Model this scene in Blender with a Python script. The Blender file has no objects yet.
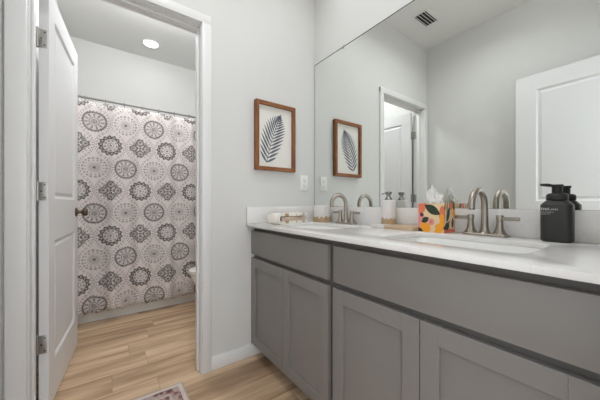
import bpy, bmesh, math, random
from mathutils import Vector, Matrix
random.seed(7)
PI = math.pi
S = bpy.context.scene
C = S.collection

# ------------------------------------------------------------------ camera
cam_d = bpy.data.cameras.new('camera')
cam = bpy.data.objects.new('camera', cam_d); C.objects.link(cam)
cam.location = (-1.2987, -1.599, 0.995)
cam.rotation_euler = (PI/2, 0, -0.6281)
cam_d.sensor_width = 36; cam_d.lens = 36*266.8/600
cam_d.shift_y = 3.1/600
cam_d.clip_start = 0.02
S.camera = cam
# ------------------------------------------------------------------ world
W = bpy.data.worlds.new('world'); S.world = W; W.use_nodes = True
W.node_tree.nodes['Background'].inputs[0].default_value = (0.92, 0.965, 1.0, 1)
W.node_tree.nodes['Background'].inputs[1].default_value = 3.0
# ------------------------------------------------------------------ light strengths
VANITY_LAMP_W = 1.35
ROOM_FILL_GLOBE = 8  # glow of the added fill globe in the vanity room
ROOM_FILL_W = 4.6  # power of the added mid-room fill downlight
VANITY_LAMP_X = -0.30
VANITY_LAMP_Y = (-0.42, -1.15)
BATH_LAMP_W = 0.25
BATH_FILL_GLOBE = 74  # glow of the added fill globe in the bathroom
LAMP_COL = (0.965, 0.982, 1.0)
# ------------------------------------------------------------------ exposure
S.view_settings.view_transform = 'Standard'
S.view_settings.look = 'None'
S.view_settings.exposure = 0.0
S.view_settings.gamma = 1
S.view_settings.use_curve_mapping = False
try:
    S.cycles.use_denoising = True
    S.cycles.max_bounces = 16
    S.cycles.diffuse_bounces = 10
    S.cycles.glossy_bounces = 8
    S.cycles.sample_clamp_indirect = 6.0
except Exception:
    pass

# ================================================================== node helpers
def lin(c):
    def f(v):
        v /= 255.0
        return v/12.92 if v <= 0.04045 else ((v+0.055)/1.055)**2.4
    return (f(c[0]), f(c[1]), f(c[2]), 1.0)

class X:
    """tiny expression wrapper over Math nodes"""
    nt = None
    def __init__(s, v): s.v = v
    @staticmethod
    def op(o, *a):
        n = X.nt.nodes.new('ShaderNodeMath'); n.operation = o
        for i, q in enumerate(a):
            q = q.v if isinstance(q, X) else q
            if isinstance(q, (int, float)): n.inputs[i].default_value = q
            else: X.nt.links.new(q, n.inputs[i])
        return X(n.outputs[0])
    def __add__(s, o): return X.op('ADD', s, o)
    __radd__ = __add__
    def __sub__(s, o): return X.op('SUBTRACT', s, o)
    def __rsub__(s, o): return X.op('SUBTRACT', o, s)
    def __mul__(s, o): return X.op('MULTIPLY', s, o)
    __rmul__ = __mul__
    def __truediv__(s, o): return X.op('DIVIDE', s, o)
def floor_(a): return X.op('FLOOR', a)
def mod_(a, b): return X.op('FLOORED_MODULO', a, b)
def abs_(a): return X.op('ABSOLUTE', a)
def sin_(a): return X.op('SINE', a)
def cos_(a): return X.op('COSINE', a)
def gt(a, b): return X.op('GREATER_THAN', a, b)
def lt(a, b): return X.op('LESS_THAN', a, b)
def mx(a, b): return X.op('MAXIMUM', a, b)
def mn(a, b): return X.op('MINIMUM', a, b)
def sqrt_(a): return X.op('SQRT', a)
def atan2_(a, b): return X.op('ARCTAN2', a, b)
def band(r, a, b): return gt(r, a)*lt(r, b)

def mat(name, col, rough=0.5, metal=0.0, noise=0.03, nscale=30, bump=0.0, bscale=200, spec=None, coat=0.0):
    """Principled material with a slight procedural unevenness"""
    m = bpy.data.materials.new(name); m.use_nodes = True
    nt = m.node_tree; b = nt.nodes['Principled BSDF']
    tc = nt.nodes.new('ShaderNodeTexCoord')
    nz = nt.nodes.new('ShaderNodeTexNoise'); nz.inputs['Scale'].default_value = nscale; nz.inputs['Detail'].default_value = 4
    nt.links.new(tc.outputs['Object'], nz.inputs['Vector'])
    rp = nt.nodes.new('ShaderNodeValToRGB')
    c = lin(col)
    rp.color_ramp.elements[0].position = 0.3; rp.color_ramp.elements[1].position = 0.7
    rp.color_ramp.elements[0].color = tuple(v*(1-noise) for v in c[:3])+(1,)
    rp.color_ramp.elements[1].color = tuple(min(1, v*(1+noise)) for v in c[:3])+(1,)
    nt.links.new(nz.outputs['Fac'], rp.inputs['Fac'])
    nt.links.new(rp.outputs['Color'], b.inputs['Base Color'])
    b.inputs['Roughness'].default_value = rough; b.inputs['Metallic'].default_value = metal
    if spec is not None: b.inputs['Specular IOR Level'].default_value = spec
    if coat: b.inputs['Coat Weight'].default_value = coat
    if bump:
        n2 = nt.nodes.new('ShaderNodeTexNoise'); n2.inputs['Scale'].default_value = bscale
        nt.links.new(tc.outputs['Object'], n2.inputs['Vector'])
        bp = nt.nodes.new('ShaderNodeBump'); bp.inputs['Strength'].default_value = bump; bp.inputs['Distance'].default_value = 0.002
        nt.links.new(n2.outputs['Fac'], bp.inputs['Height']); nt.links.new(bp.outputs['Normal'], b.inputs['Normal'])
    return m

def new_mat(name, rough=0.5):
    m = bpy.data.materials.new(name); m.use_nodes = True
    X.nt = m.node_tree
    b = m.node_tree.nodes['Principled BSDF']; b.inputs['Roughness'].default_value = rough
    return m, m.node_tree, b
def mixc(nt, fac, a, b):
    n = nt.nodes.new('ShaderNodeMix'); n.data_type = 'RGBA'
    for k, q in ((0, fac), (6, a), (7, b)):
        q = q.v if isinstance(q, X) else q
        if isinstance(q, (int, float, tuple)): n.inputs[k].default_value = q
        else: nt.links.new(q, n.inputs[k])
    return n.outputs[2]
def uv_xy(nt):
    t = nt.nodes.new('ShaderNodeUVMap'); t.uv_map = 'UVMap'
    s = nt.nodes.new('ShaderNodeSeparateXYZ'); nt.links.new(t.outputs[0], s.inputs[0])
    return X(s.outputs[0]), X(s.outputs[1])
def obj_xyz(nt):
    t = nt.nodes.new('ShaderNodeTexCoord')
    s = nt.nodes.new('ShaderNodeSeparateXYZ'); nt.links.new(t.outputs['Object'], s.inputs[0])
    return X(s.outputs[0]), X(s.outputs[1]), X(s.outputs[2])
def comb(nt, x, y, z):
    n = nt.nodes.new('ShaderNodeCombineXYZ')
    for i, q in enumerate((x, y, z)):
        q = q.v if isinstance(q, X) else q
        if isinstance(q, (int, float)): n.inputs[i].default_value = q
        else: nt.links.new(q, n.inputs[i])
    return n.outputs[0]
def noise_(nt, vec, scale, detail=4, rough=0.55):
    n = nt.nodes.new('ShaderNodeTexNoise'); n.inputs['Scale'].default_value = scale
    n.inputs['Detail'].default_value = detail; n.inputs['Roughness'].default_value = rough
    nt.links.new(vec, n.inputs['Vector']); return X(n.outputs['Fac'])
def white_(nt, vec):
    n = nt.nodes.new('ShaderNodeTexWhiteNoise'); n.noise_dimensions = '3D'
    nt.links.new(vec, n.inputs['Vector']); return X(n.outputs['Value'])
def ramp_(nt, fac, stops):
    n = nt.nodes.new('ShaderNodeValToRGB')
    while len(n.color_ramp.elements) < len(stops): n.color_ramp.elements.new(0.5)
    for e, (p, c) in zip(n.color_ramp.elements, stops): e.position = p; e.color = lin(c)
    nt.links.new(fac.v, n.inputs['Fac']); return n.outputs['Color']

# ================================================================== materials
M_wall = mat('wall_paint', (212, 212, 210), 0.75, noise=0.012, nscale=3, bump=0.12, bscale=260)
M_ceil = mat('ceiling_paint', (226, 226, 224), 0.85, noise=0.012, nscale=3, bump=0.2, bscale=160)
M_trim = mat('trim_white', (222, 222, 222), 0.38, noise=0.008, nscale=6)
M_door = mat('door_white', (222, 222, 223), 0.36, noise=0.008, nscale=5)
M_cab = mat('cabinet_grey', (127, 124, 121), 0.42, noise=0.02, nscale=8)
M_cabd = mat('cabinet_frame_grey', (98, 96, 94), 0.5, noise=0.02, nscale=8)
M_kick = mat('toe_kick_grey', (78, 76, 74), 0.6)
M_porc = mat('porcelain', (236, 236, 234), 0.12, noise=0.005, coat=0.3)
M_tub = mat('tub_acrylic', (222, 219, 212), 0.25, noise=0.006)
M_nick = mat('brushed_nickel', (166, 158, 148), 0.34, 1.0, noise=0.04, nscale=120)
M_sat = mat('satin_hinge', (178, 176, 172), 0.36, 1.0, noise=0.05, nscale=90)
M_bronze = mat('aged_bronze', (112, 98, 84), 0.32, 1.0, noise=0.08, nscale=60)
M_dark = mat('dark_slot', (30, 29, 28), 0.6)
M_bottle = mat('matte_black_bottle', (44, 44, 43), 0.45, noise=0.06, nscale=40)
M_pump = mat('black_pump', (34, 34, 34), 0.38)
M_lett = mat('white_lettering', (215, 215, 215), 0.6)
M_white = mat('white_ceramic', (222, 218, 216), 0.4, noise=0.01)
M_gold = mat('speckled_gold_glaze', (176, 150, 118), 0.5, 0.1, noise=0.2, nscale=160)
M_chrome = mat('smoked_chrome', (150, 150, 150), 0.15, 1.0)
M_plate = mat('outlet_plastic', (232, 231, 228), 0.35, noise=0.005)
M_tissue = mat('tissue_paper', (240, 240, 240), 0.9, noise=0.02, nscale=60)
M_canvas = mat('white_canvas', (226, 224, 218), 0.8, noise=0.02, nscale=300, bump=0.2, bscale=900)
M_fern = mat('fern_ink', (98, 102, 114), 0.8, noise=0.22, nscale=70)
M_marble = mat('white_marble', (214, 210, 206), 0.25, noise=0.03, nscale=18)
M_rod = mat('curtain_rod_metal', (150, 146, 143), 0.55, 0.6)
M_seat = mat('toilet_seat_plastic', (238, 237, 234), 0.2)
M_edge = mat('mirror_edge', (30, 32, 32), 0.4, 0.0)

def mk_mirror():
    m, nt, b = new_mat('mirror_silver', 0.0)
    b.inputs['Metallic'].default_value = 1.0
    t = nt.nodes.new('ShaderNodeTexCoord')
    n = noise_(nt, t.outputs['Object'], 1.5)
    nt.links.new(ramp_(nt, n, [(0, (238, 241, 238)), (1, (240, 243, 240))]), b.inputs['Base Color'])
    return m
M_mirror = mk_mirror()

def mk_floor():
    m, nt, b = new_mat('oak_planks', 0.36)
    x, y, z = obj_xyz(nt)
    PW, PL = 0.178, 1.22
    yy = y/PW + 0.37; row = floor_(yy); fy = yy - row
    h = white_(nt, comb(nt, row, 3.1, 0))
    xx = x/PL + h*1.0; col = floor_(xx); fx = xx - col
    h2 = white_(nt, comb(nt, row, col, 7.7))
    v = comb(nt, x*0.55 + h2*13.0, y*7.0, h2*5.0)
    g1 = noise_(nt, v, 2.2, 5, 0.6)
    v2 = comb(nt, x*2.0 + h2*9.0, y*60.0, h2*3.0)
    g2 = noise_(nt, v2, 2.5, 4, 0.7)
    t = g1*1.25 + g2*0.20 + h2*0.20 - 0.32
    col_ = ramp_(nt, t, [(0.28, (150, 122, 95)), (0.44, (184, 154, 124)), (0.58, (206, 178, 147)), (0.8, (224, 200, 172))])
    seam = mx(mx(lt(fy, 0.012), gt(fy, 0.988)), mx(lt(fx, 0.0022), gt(fx, 0.9978)))
    nt.links.new(mixc(nt, seam*0.22, col_, lin((104, 80, 58))), b.inputs['Base Color'])
    bp = nt.nodes.new('ShaderNodeBump'); bp.inputs['Strength'].default_value = 0.12; bp.inputs['Distance'].default_value = 0.002
    nt.links.new((g2 - seam).v, bp.inputs['Height']); nt.links.new(bp.outputs['Normal'], b.inputs['Normal'])
    nt.links.new((g2*0.18 + 0.30).v, b.inputs['Roughness'])
    return m
M_floor = mk_floor()

def mk_quartz():
    m, nt, b = new_mat('white_quartz', 0.16)
    t = nt.nodes.new('ShaderNodeTexCoord')
    a = noise_(nt, t.outputs['Object'], 3.0, 6, 0.6)
    c = noise_(nt, t.outputs['Object'], 120.0, 3, 0.6)
    w = noise_(nt, t.outputs['Object'], 1.6, 8, 0.62)
    vein = lt(abs_(w - 0.5), 0.0025)
    base = ramp_(nt, a*0.7 + c*0.3, [(0.3, (221, 219, 217)), (0.5, (226, 224, 222)), (0.7, (231, 229, 227))])
    nt.links.new(mixc(nt, vein*0.15, base, lin((176, 172, 168))), b.inputs['Base Color'])
    return m
M_quartz = mk_quartz()

def mk_wood(name, dark, mid, light, axis='z', scale=1.0):
    m, nt, b = new_mat(name, 0.5)
    x, y, z = obj_xyz(nt)
    k = 14.0*scale; s = 1.4*scale
    v = {'z': comb(nt, x*k*2, y*k*2, z*s*2), 'x': comb(nt, x*s*2, y*k*2, z*k*2), 'y': comb(nt, x*k*2, y*s*2, z*k*2)}[axis]
    g = noise_(nt, v, 3.0, 6, 0.65)
    nt.links.new(ramp_(nt, g, [(0.25, dark), (0.5, mid), (0.78, light)]), b.inputs['Base Color'])
    return m
M_frv = mk_wood('walnut_upright', (72, 40, 20), (128, 78, 42), (160, 104, 60), 'z')
M_frh = mk_wood('walnut_crosspiece', (76, 44, 22), (136, 84, 46), (168, 110, 66), 'x')
M_tray = mk_wood('pale_tray_wood', (166, 140, 112), (192, 168, 140), (212, 192, 166), 'y')

def mk_curtain():
    m, nt, b = new_mat('medallion_print_cloth', 0.85)
    u, v = uv_xy(nt)                               # metres: u along the cloth, v downwards from the first row of medallions
    CW, RH = 0.217, 0.192
    t = nt.nodes.new('ShaderNodeUVMap'); t.uv_map = 'UVMap'
    jit = noise_(nt, t.outputs[0], 60, 2)
    rv = v/RH + 0.5; row = floor_(rv); ly = (rv - row - 0.5)*RH
    odd = mod_(row, 2.0)
    cu = u/CW + 0.5 - odd*0.5; col = floor_(cu); lx = (cu - col - 0.5)*CW
    alt = mod_(col + floor_(row/2.0), 2.0)         # 0 / 1 alternate in the row
    r = sqrt_(lx*lx + ly*ly); th = atan2_(ly, lx)
    s18, s14, s11, s9 = sin_(th*18.0), sin_(th*14.0), sin_(th*11.0), sin_(th*9.0)
    s26 = sin_(th*26.0); fine = noise_(nt, t.outputs[0], 150, 2)
    mott = gt(fine, 0.5)*0.35 + 0.65
    # wheel medallion
    wheel = mx(mx(band(r, 0.070, 0.083)*0.92, band(r, 0.084, 0.090)*gt(s26, 0.0)*0.8),
               mx(mx(band(r, 0.038, 0.065)*(gt(s11, 0.3)*0.62 + 0.16), band(r, 0.065, 0.070)*0.3), mx(lt(r, 0.022)*0.66, band(r, 0.027, 0.035)*0.72)))
    # pale dotted sun
    sun = mx(mx(band(r, 0.070, 0.086)*(gt(s18, 0.0)*0.5 + 0.14), band(r, 0.054, 0.065)*(gt(s14, 0.1)*0.5 + 0.08)),
             mx(band(r, 0.040, 0.048)*gt(s26, -0.2)*0.5, mx(lt(r, 0.037)*0.38, lt(r, 0.011)*0.95)))
    # dark flower ring
    edge = s14*0.006 + 0.083
    flower = mx(gt(r, 0.054)*lt(r, edge)*(1.0 - band(r, 0.063, 0.072)*gt(s14, 0.5)*0.7)*1.0,
                mx(band(r, 0.034, 0.050)*(gt(s9, 0.0)*0.6 + 0.15), mx(band(r, 0.017, 0.027)*(gt(s14, -0.1)*0.55 + 0.15), lt(r, 0.009)*0.85)))
    # four petals
    c2 = abs_(cos_(th*2.0)); pet = sqrt_(c2)*0.082
    c2b = abs_(sin_(th*2.0)); pet2 = sqrt_(c2b)*0.072
    four = mx(mx(gt(c2, 0.95)*band(r, 0.044, 0.062)*0.95, gt(c2b, 0.9)*band(r, 0.040, 0.052)*0.9), lt(r, pet)*gt(r, 0.014)*gt(c2, 0.45)*(1.0 - lt(r, pet - 0.013)*gt(r, 0.030)*gt(c2, 0.66)*0.62)*0.95)
    four = mx(four,
              mx(lt(r, pet2)*gt(r, 0.030)*gt(c2b, 0.55)*(gt(s26, -0.1)*0.5 + 0.36), mx(lt(r, 0.011)*0.85, band(r, 0.076, 0.088)*gt(s18, 0.3)*0.6)))
    e = wheel*(1.0 - alt) + sun*alt                # even rows: column 0 is a sun
    e = sun*(1.0 - alt) + wheel*alt
    o = four*(1.0 - alt) + flower*alt
    med = e*(1.0 - odd) + o*odd
    # leafy ogee lattice between the medallions
    r2 = sqrt_(lx*lx + ly*ly*0.82)
    lat = mx(band(r2, 0.094, 0.100)*gt(sin_(th*26.0), 0.05), band(r2, 0.104, 0.110)*gt(sin_(th*34.0), 0.1))*0.6
    ink = mx(med*mott, lat)*(jit*0.6 + 0.72)
    ink = mn(ink, 1.0)
    big = noise_(nt, t.outputs[0], 3.0, 2)
    cloth = ramp_(nt, big, [(0.3, (214, 205, 202)), (0.7, (222, 214, 211))])
    nt.links.new(mixc(nt, ink, cloth, lin((50, 45, 42))), b.inputs['Base Color'])
    b.inputs['Sheen Weight'].default_value = 0.1
    return m
M_curt = mk_curtain()

def mk_rug():
    m, nt, b = new_mat('faded_persian_weave', 0.95)
    x, y = uv_xy(nt)                               # metres from the visible corner: x to the left, y towards the camera
    t = nt.nodes.new('ShaderNodeUVMap'); t.uv_map = 'UVMap'
    n1 = noise_(nt, t.outputs[0], 22, 5, 0.7); n2 = noise_(nt, t.outputs[0], 70, 3, 0.7)
    vo = nt.nodes.new('ShaderNodeTexVoronoi'); vo.inputs['Scale'].default_value = 26
    nt.links.new(t.outputs[0], vo.inputs['Vector'])
    d = X(vo.outputs['Distance'])
    k = n1*0.55 + n2*0.35 + d*0.35
    field = ramp_(nt, k, [(0.40, (62, 44, 42)), (0.52, (112, 78, 76)), (0.60, (150, 116, 112)), (0.70, (184, 166, 158)), (0.84, (140, 136, 140))])
    dx = mn(x, 0.55 - x); dd = mn(dx, y)
    f1 = mixc(nt, band(dd, 0.008, 0.026)*0.85, field, lin((214, 202, 194)))
    f2 = mixc(nt, band(dd, 0.07, 0.08)*0.7, f1, lin((200, 184, 172)))
    nt.links.new(mixc(nt, lt(dd, 0.008), f2, lin((176, 164, 156))), b.inputs['Base Color'])
    bp = nt.nodes.new('ShaderNodeBump'); bp.inputs['Strength'].default_value = 0.4; bp.inputs['Distance'].default_value = 0.002
    nt.links.new(n2.v, bp.inputs['Height']); nt.links.new(bp.outputs['Normal'], b.inputs['Normal'])
    return m
M_rug = mk_rug()

def mk_towel():
    m, nt, b = new_mat('striped_terry', 0.95)
    x, y = uv_xy(nt)
    t = nt.nodes.new('ShaderNodeTexCoord')
    n = noise_(nt, t.outputs['Object'], 400, 3); w = noise_(nt, t.outputs['Object'], 30, 2)
    xx = x + (w - 0.5)*0.01
    xx = xx + y*0.35
    tan_ = mx(mx(band(xx, 0.070, 0.105), band(xx, 0.165, 0.178)*0.6), band(xx, 0.240, 0.262)*0.6)
    c = mixc(nt, tan_*0.95, lin((234, 229, 220)), lin((176, 140, 106)))
    nt.links.new(c, b.inputs['Base Color'])
    bp = nt.nodes.new('ShaderNodeBump'); bp.inputs['Strength'].default_value = 0.6; bp.inputs['Distance'].default_value = 0.002
    nt.links.new(n.v, bp.inputs['Height']); nt.links.new(bp.outputs['Normal'], b.inputs['Normal'])
    return m
M_towel = mk_towel()
M_towel2 = mat('pinkish_terry', (206, 184, 164), 0.95, noise=0.10, nscale=60, bump=0.6, bscale=400)

def mk_tissuebox():
    m, nt, b = new_mat('leaf_and_fruit_print_card', 0.55)
    u, v = uv_xy(nt)
    cream, rose, salm, oran, leaf, plum = (226, 200, 160), (222, 142, 140), (222, 118, 84), (238, 158, 40), (44, 56, 38), (92, 48, 52)
    out = lin(cream)
    def ell(cx, cy, a, bb, deg, colr, cur):
        c, s = math.cos(math.radians(deg)), math.sin(math.radians(deg))
        du, dv = u - cx, v - cy
        p = (du*c + dv*s)/a; q = (dv*c - du*s)/bb
        return mixc(nt, lt(p*p + q*q, 1.0), cur, lin(colr))
    def leaf_(cx, cy, a, bb, deg, colr, cur):
        c, s = math.cos(math.radians(deg)), math.sin(math.radians(deg))
        du, dv = u - cx, v - cy
        p = (du*c + dv*s)/a; q = abs_((dv*c - du*s)/bb)
        return mixc(nt, lt(q + p*p, 1.0), cur, lin(colr))
    L = [('e', .06, .35, .22, .40, 0, rose), ('e', .10, .88, .26, .22, 20, salm), ('e', .60, .72, .34, .30, 10, cream),
         ('e', .95, .62, .13, .30, 0, salm), ('e', .52, .36, .12, .12, 0, rose), ('e', .52, .36, .05, .05, 0, salm),
         ('e', .28, .14, .22, .19, 0, oran), ('e', .80, .14, .24, .16, 35, oran), ('e', .93, .38, .09, .28, 0, oran),
         ('e', .60, .10, .07, .14, -20, cream), ('l', .56, .78, .34, .15, -28, leaf), ('l', .28, .42, .17, .10, 28, leaf),
         ('e', .14, .60, .075, .075, 0, plum), ('l', .06, .04, .16, .08, -20, leaf),
         ('e', 1.65, .92, .22, .14, 0, salm), ('e', 1.92, .66, .16, .16, 0, oran), ('e', 1.5, .04, .5, .09, 0, salm),
         ('l', 1.38, .62, .30, .13, 62, leaf), ('l', 1.10, .90, .18, .05, 80, (110, 78, 40)), ('l', 1.28, .86, .18, .05, 80, (110, 78, 40)),
         ('e', 1.28, .22, .20, .13, 10, leaf), ('l', 1.78, .32, .20, .10, 80, leaf), ('l', 1.88, .90, .16, .09, -65, leaf),
         ('e', 1.06, .17, .08, .07, 0, plum), ('e', 1.46, .36, .06, .05, 0, plum),
         ('e', 2.3, .4, .2, .2, 0, salm), ('l', 2.6, .6, .3, .14, 30, leaf), ('e', 2.75, .2, .18, .16, 0, oran),
         ('l', 3.3, .6, .3, .14, -30, leaf), ('e', 3.6, .3, .2, .2, 0, oran), ('e', 3.2, .2, .16, .16, 0, rose)]
    for k, cx, cy, a, bb, d, cl in L:
        out = (ell if k == 'e' else leaf_)(cx, cy, a, bb, d, cl, out)
    nt.links.new(out, b.inputs['Base Color'])
    return m
M_tbox = mk_tissuebox()

def emis(name, col, strength):
    m = bpy.data.materials.new(name); m.use_nodes = True
    b = m.node_tree.nodes['Principled BSDF']
    b.inputs['Base Color'].default_value = (0.9, 0.9, 0.9, 1)
    b.inputs['Emission Color'].default_value = col+(1,); b.inputs['Emission Strength'].default_value = strength
    return m
M_lens = emis('lamp_lens', (1.0, 0.97, 0.93), 6.0)

# ================================================================== mesh helpers (all in world coordinates)
def merge(bm, t, mtx=None):
    if mtx is not None: bmesh.ops.transform(t, matrix=mtx, verts=t.verts)
    me = bpy.data.meshes.new('tmp'); t.to_mesh(me); t.free(); bm.from_mesh(me); bpy.data.meshes.remove(me)
def box(bm, x0, x1, y0, y1, z0, z1, bev=0.0, seg=2, mtx=None):
    t = bmesh.new()
    bmesh.ops.create_cube(t, size=1.0)
    for v in t.verts:
        v.co = Vector(((x0+x1)/2 + v.co.x*(x1-x0), (y0+y1)/2 + v.co.y*(y1-y0), (z0+z1)/2 + v.co.z*(z1-z0)))
    if bev: bmesh.ops.bevel(t, geom=t.edges[:], offset=bev, segments=seg, affect='EDGES', profile=0.5)
    merge(bm, t, mtx)
def lathe(bm, prof, c, seg=32, axis='z', mtx=None):
    t = bmesh.new(); rings = []
    for r, z in prof:
        if r < 1e-6: rings.append([t.verts.new((0, 0, z))])
        else: rings.append([t.verts.new((r*math.cos(2*PI*i/seg), r*math.sin(2*PI*i/seg), z)) for i in range(seg)])
    for a, b in zip(rings, rings[1:]):
        if len(a) == 1 and len(b) == 1: continue
        for i in range(seg):
            j = (i+1) % seg
            if len(a) == 1: t.faces.new((a[0], b[j], b[i]))
            elif len(b) == 1: t.faces.new((a[i], a[j], b[0]))
            else: t.faces.new((a[i], a[j], b[j], b[i]))
    if axis == 'x': bmesh.ops.rotate(t, verts=t.verts, cent=(0, 0, 0), matrix=Matrix.Rotation(PI/2, 3, 'Y'))
    if axis == 'y': bmesh.ops.rotate(t, verts=t.verts, cent=(0, 0, 0), matrix=Matrix.Rotation(-PI/2, 3, 'X'))
    bmesh.ops.translate(t, verts=t.verts, vec=c)
    bmesh.ops.recalc_face_normals(t, faces=t.faces)
    merge(bm, t, mtx)
def tube(bm, pts, rad, seg=16, cap=True):
    pts = [Vector(p) for p in pts]; n = len(pts)
    rads = rad if isinstance(rad, (list, tuple)) else [rad]*n
    t = bmesh.new(); rings = []; up = None
    for i, p in enumerate(pts):
        d = (pts[min(i+1, n-1)] - pts[max(i-1, 0)]).normalized()
        if up is None:
            up = Vector((0, 0, 1)) if abs(d.z) < 0.9 else Vector((0, 1, 0))
        up = (up - d*up.dot(d)).normalized(); s = d.cross(up)
        rings.append([t.verts.new(p + rads[i]*(math.cos(2*PI*k/seg)*up + math.sin(2*PI*k/seg)*s)) for k in range(seg)])
    for a, b in zip(rings, rings[1:]):
        for k in range(seg): t.faces.new((a[k], a[(k+1) % seg], b[(k+1) % seg], b[k]))
    if cap: t.faces.new(rings[0]); t.faces.new(rings[-1])
    bmesh.ops.recalc_face_normals(t, faces=t.faces)
    merge(bm, t)
def rrect(cx, cy, w, d, r, n=6):
    out = []
    for qx, qy, a0 in ((1, 1, 0), (-1, 1, PI/2), (-1, -1, PI), (1, -1, 3*PI/2)):
        for i in range(n+1):
            a = a0 + PI/2*i/n
            out.append((cx + qx*(w/2-r) + r*math.cos(a), cy + qy*(d/2-r) + r*math.sin(a)))
    return out
def loft(bm, loops, cap0=True, cap1=True):
    t = bmesh.new()
    R = [[t.verts.new(p) for p in lp] for lp in loops]
    for a, b in zip(R, R[1:]):
        for k in range(len(a)): t.faces.new((a[k], a[(k+1) % len(a)], b[(k+1) % len(a)], b[k]))
    if cap0: t.faces.new(R[0])
    if cap1: t.faces.new(R[-1])
    bmesh.ops.recalc_face_normals(t, faces=t.faces)
    merge(bm, t)

def world_of(o):
    v = Vector(o.location)
    while o.parent: o = o.parent; v += Vector(o.location)
    return v
def obj(name, bm, m, parent=None, smooth=True, label=None, angle=35):
    me = bpy.data.meshes.new(name)
    if parent is not None: bmesh.ops.translate(bm, verts=bm.verts, vec=-world_of(parent))
    bm.to_mesh(me); bm.free()
    for q in (m if isinstance(m, (list, tuple)) else [m]): me.materials.append(q)
    if smooth and len(me.polygons):
        me.polygons.foreach_set('use_smooth', [True]*len(me.polygons))
        try: me.set_sharp_from_angle(angle=math.radians(angle))
        except Exception: pass
    o = bpy.data.objects.new(name, me); C.objects.link(o)
    if parent is not None: o.parent = parent
    if label: o['label'] = label
    return o
def struct(name, bm, m, parent=None, smooth=False, label=None):
    o = obj(name, bm, m, parent, smooth, label)
    if parent is None: o['kind'] = 'structure'
    return o
def thing(name, label, cat, loc, group=None, kind=None):
    o = bpy.data.objects.new(name, None); C.objects.link(o); o.location = loc
    o.empty_display_size = 0.05
    o['label'] = label
    if cat: o['category'] = cat
    if group: o['group'] = group
    if kind: o['kind'] = kind
    return o
def tag(o, label, cat, group=None):
    o['label'] = label; o['category'] = cat
    if group: o['group'] = group
    return o
def dup(root, loc, label, group=None):
    def rec(a, parent):
        c = a.copy(); C.objects.link(c)
        if parent is not None: c.parent = parent
        for ch in [q for q in KIDS.get(a.name, [])]: rec(ch, c)
        return c
    KIDS = {}
    for q in list(C.objects):
        if q.parent: KIDS.setdefault(q.parent.name, []).append(q)
    r = rec(root, None); r.location = loc; r['label'] = label
    if group: r['group'] = group
    return r
N = bmesh.new

# ================================================================== the shell
HZ = 2.728                                   # ceiling height
XL = -1.6425; YD = -1.64; YB = 2.04          # left wall, wall behind the camera, far bathroom wall
b = N(); box(b, XL-0.12, 0.12, -3.2, YB+0.12, -0.05, 0.0); struct('floor', b, M_floor)
b = N(); box(b, XL-0.12, 0.12, YD-0.12, YB+0.12, HZ, HZ+0.05); struct('ceiling', b, M_ceil)
b = N(); box(b, 0, 0.12, YD-0.12, YB+0.12, 0, HZ); struct('wall_right', b, M_wall)
b = N(); box(b, XL-0.12, XL, YD-0.12, YB+0.12, 0, HZ); struct('wall_left', b, M_wall)
OX0, OX1, OZ = -1.565, -0.853, 2.038         # opening of the bathroom doorway
b = N()
box(b, XL, OX0-0.012, 0, 0.108, 0, HZ); box(b, OX1+0.012, 0, 0, 0.108, 0, HZ); box(b, OX0-0.012, OX1+0.012, 0, 0.108, OZ+0.012, HZ)
struct('wall_back', b, M_wall)
b = N(); box(b, XL, 0, YB, YB+0.12, 0, HZ); struct('wall_far', b, M_wall)
EX0, EX1 = -1.54, -0.78                      # entry doorway behind the camera
b = N()
box(b, XL, EX0, YD-0.12, YD, 0, HZ); box(b, EX1, 0, YD-0.12, YD, 0, HZ); box(b, EX0, EX1, YD-0.12, YD, 2.05, HZ)
struct('wall_front', b, M_wall)
# casing, jambs and stops of the bathroom doorway
b = N(); cw = 0.072
def casing(y0, y1):
    box(b, OX0-cw+0.002, OX0-0.004, y0, y1, 0, OZ+0.056, 0.004); box(b, OX1+0.004, OX1+0.057, y0, y1, 0, OZ+0.056, 0.004)
    box(b, OX0-cw+0.002, OX1+0.057, y0-0.0006, y1+0.0006, OZ+0.004, OZ+0.0565, 0.004)
casing(-0.018, 0.0); casing(0.108, 0.120)
box(b, OX0-0.014, OX0, -0.004, 0.110, 0, OZ); box(b, OX1, OX1+0.014, -0.004, 0.110, 0, OZ); box(b, OX0-0.014, OX1+0.014, -0.004, 0.110, OZ, OZ+0.014)
box(b, OX0, OX0+0.011, 0.035, 0.072, 0, OZ, 0.003); box(b, OX1-0.011, OX1, 0.035, 0.072, 0, OZ, 0.003); box(b, OX0, OX1, 0.035, 0.072, OZ-0.011, OZ, 0.003)
struct('trim_1', b, M_trim, smooth=True)
# baseboards
def base(name, x0, x1, y0, y1):
    b = N(); box(b, x0, x1, y0, y1, 0, 0.08, 0.004); struct(name, b, M_trim, smooth=True)
base('baseboard_back', -0.796, -0.003, -0.014, 0)
base('baseboard_left', XL, XL+0.014, YD, -0.02)
base('baseboard_bathroom_back', OX1+0.058, 0, 0.108, 0.122)
base('baseboard_bathroom_left', XL, XL+0.014, 0.14, 1.235)
base('baseboard_bathroom_right', -0.014, 0, 0.135, 1.235)

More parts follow.
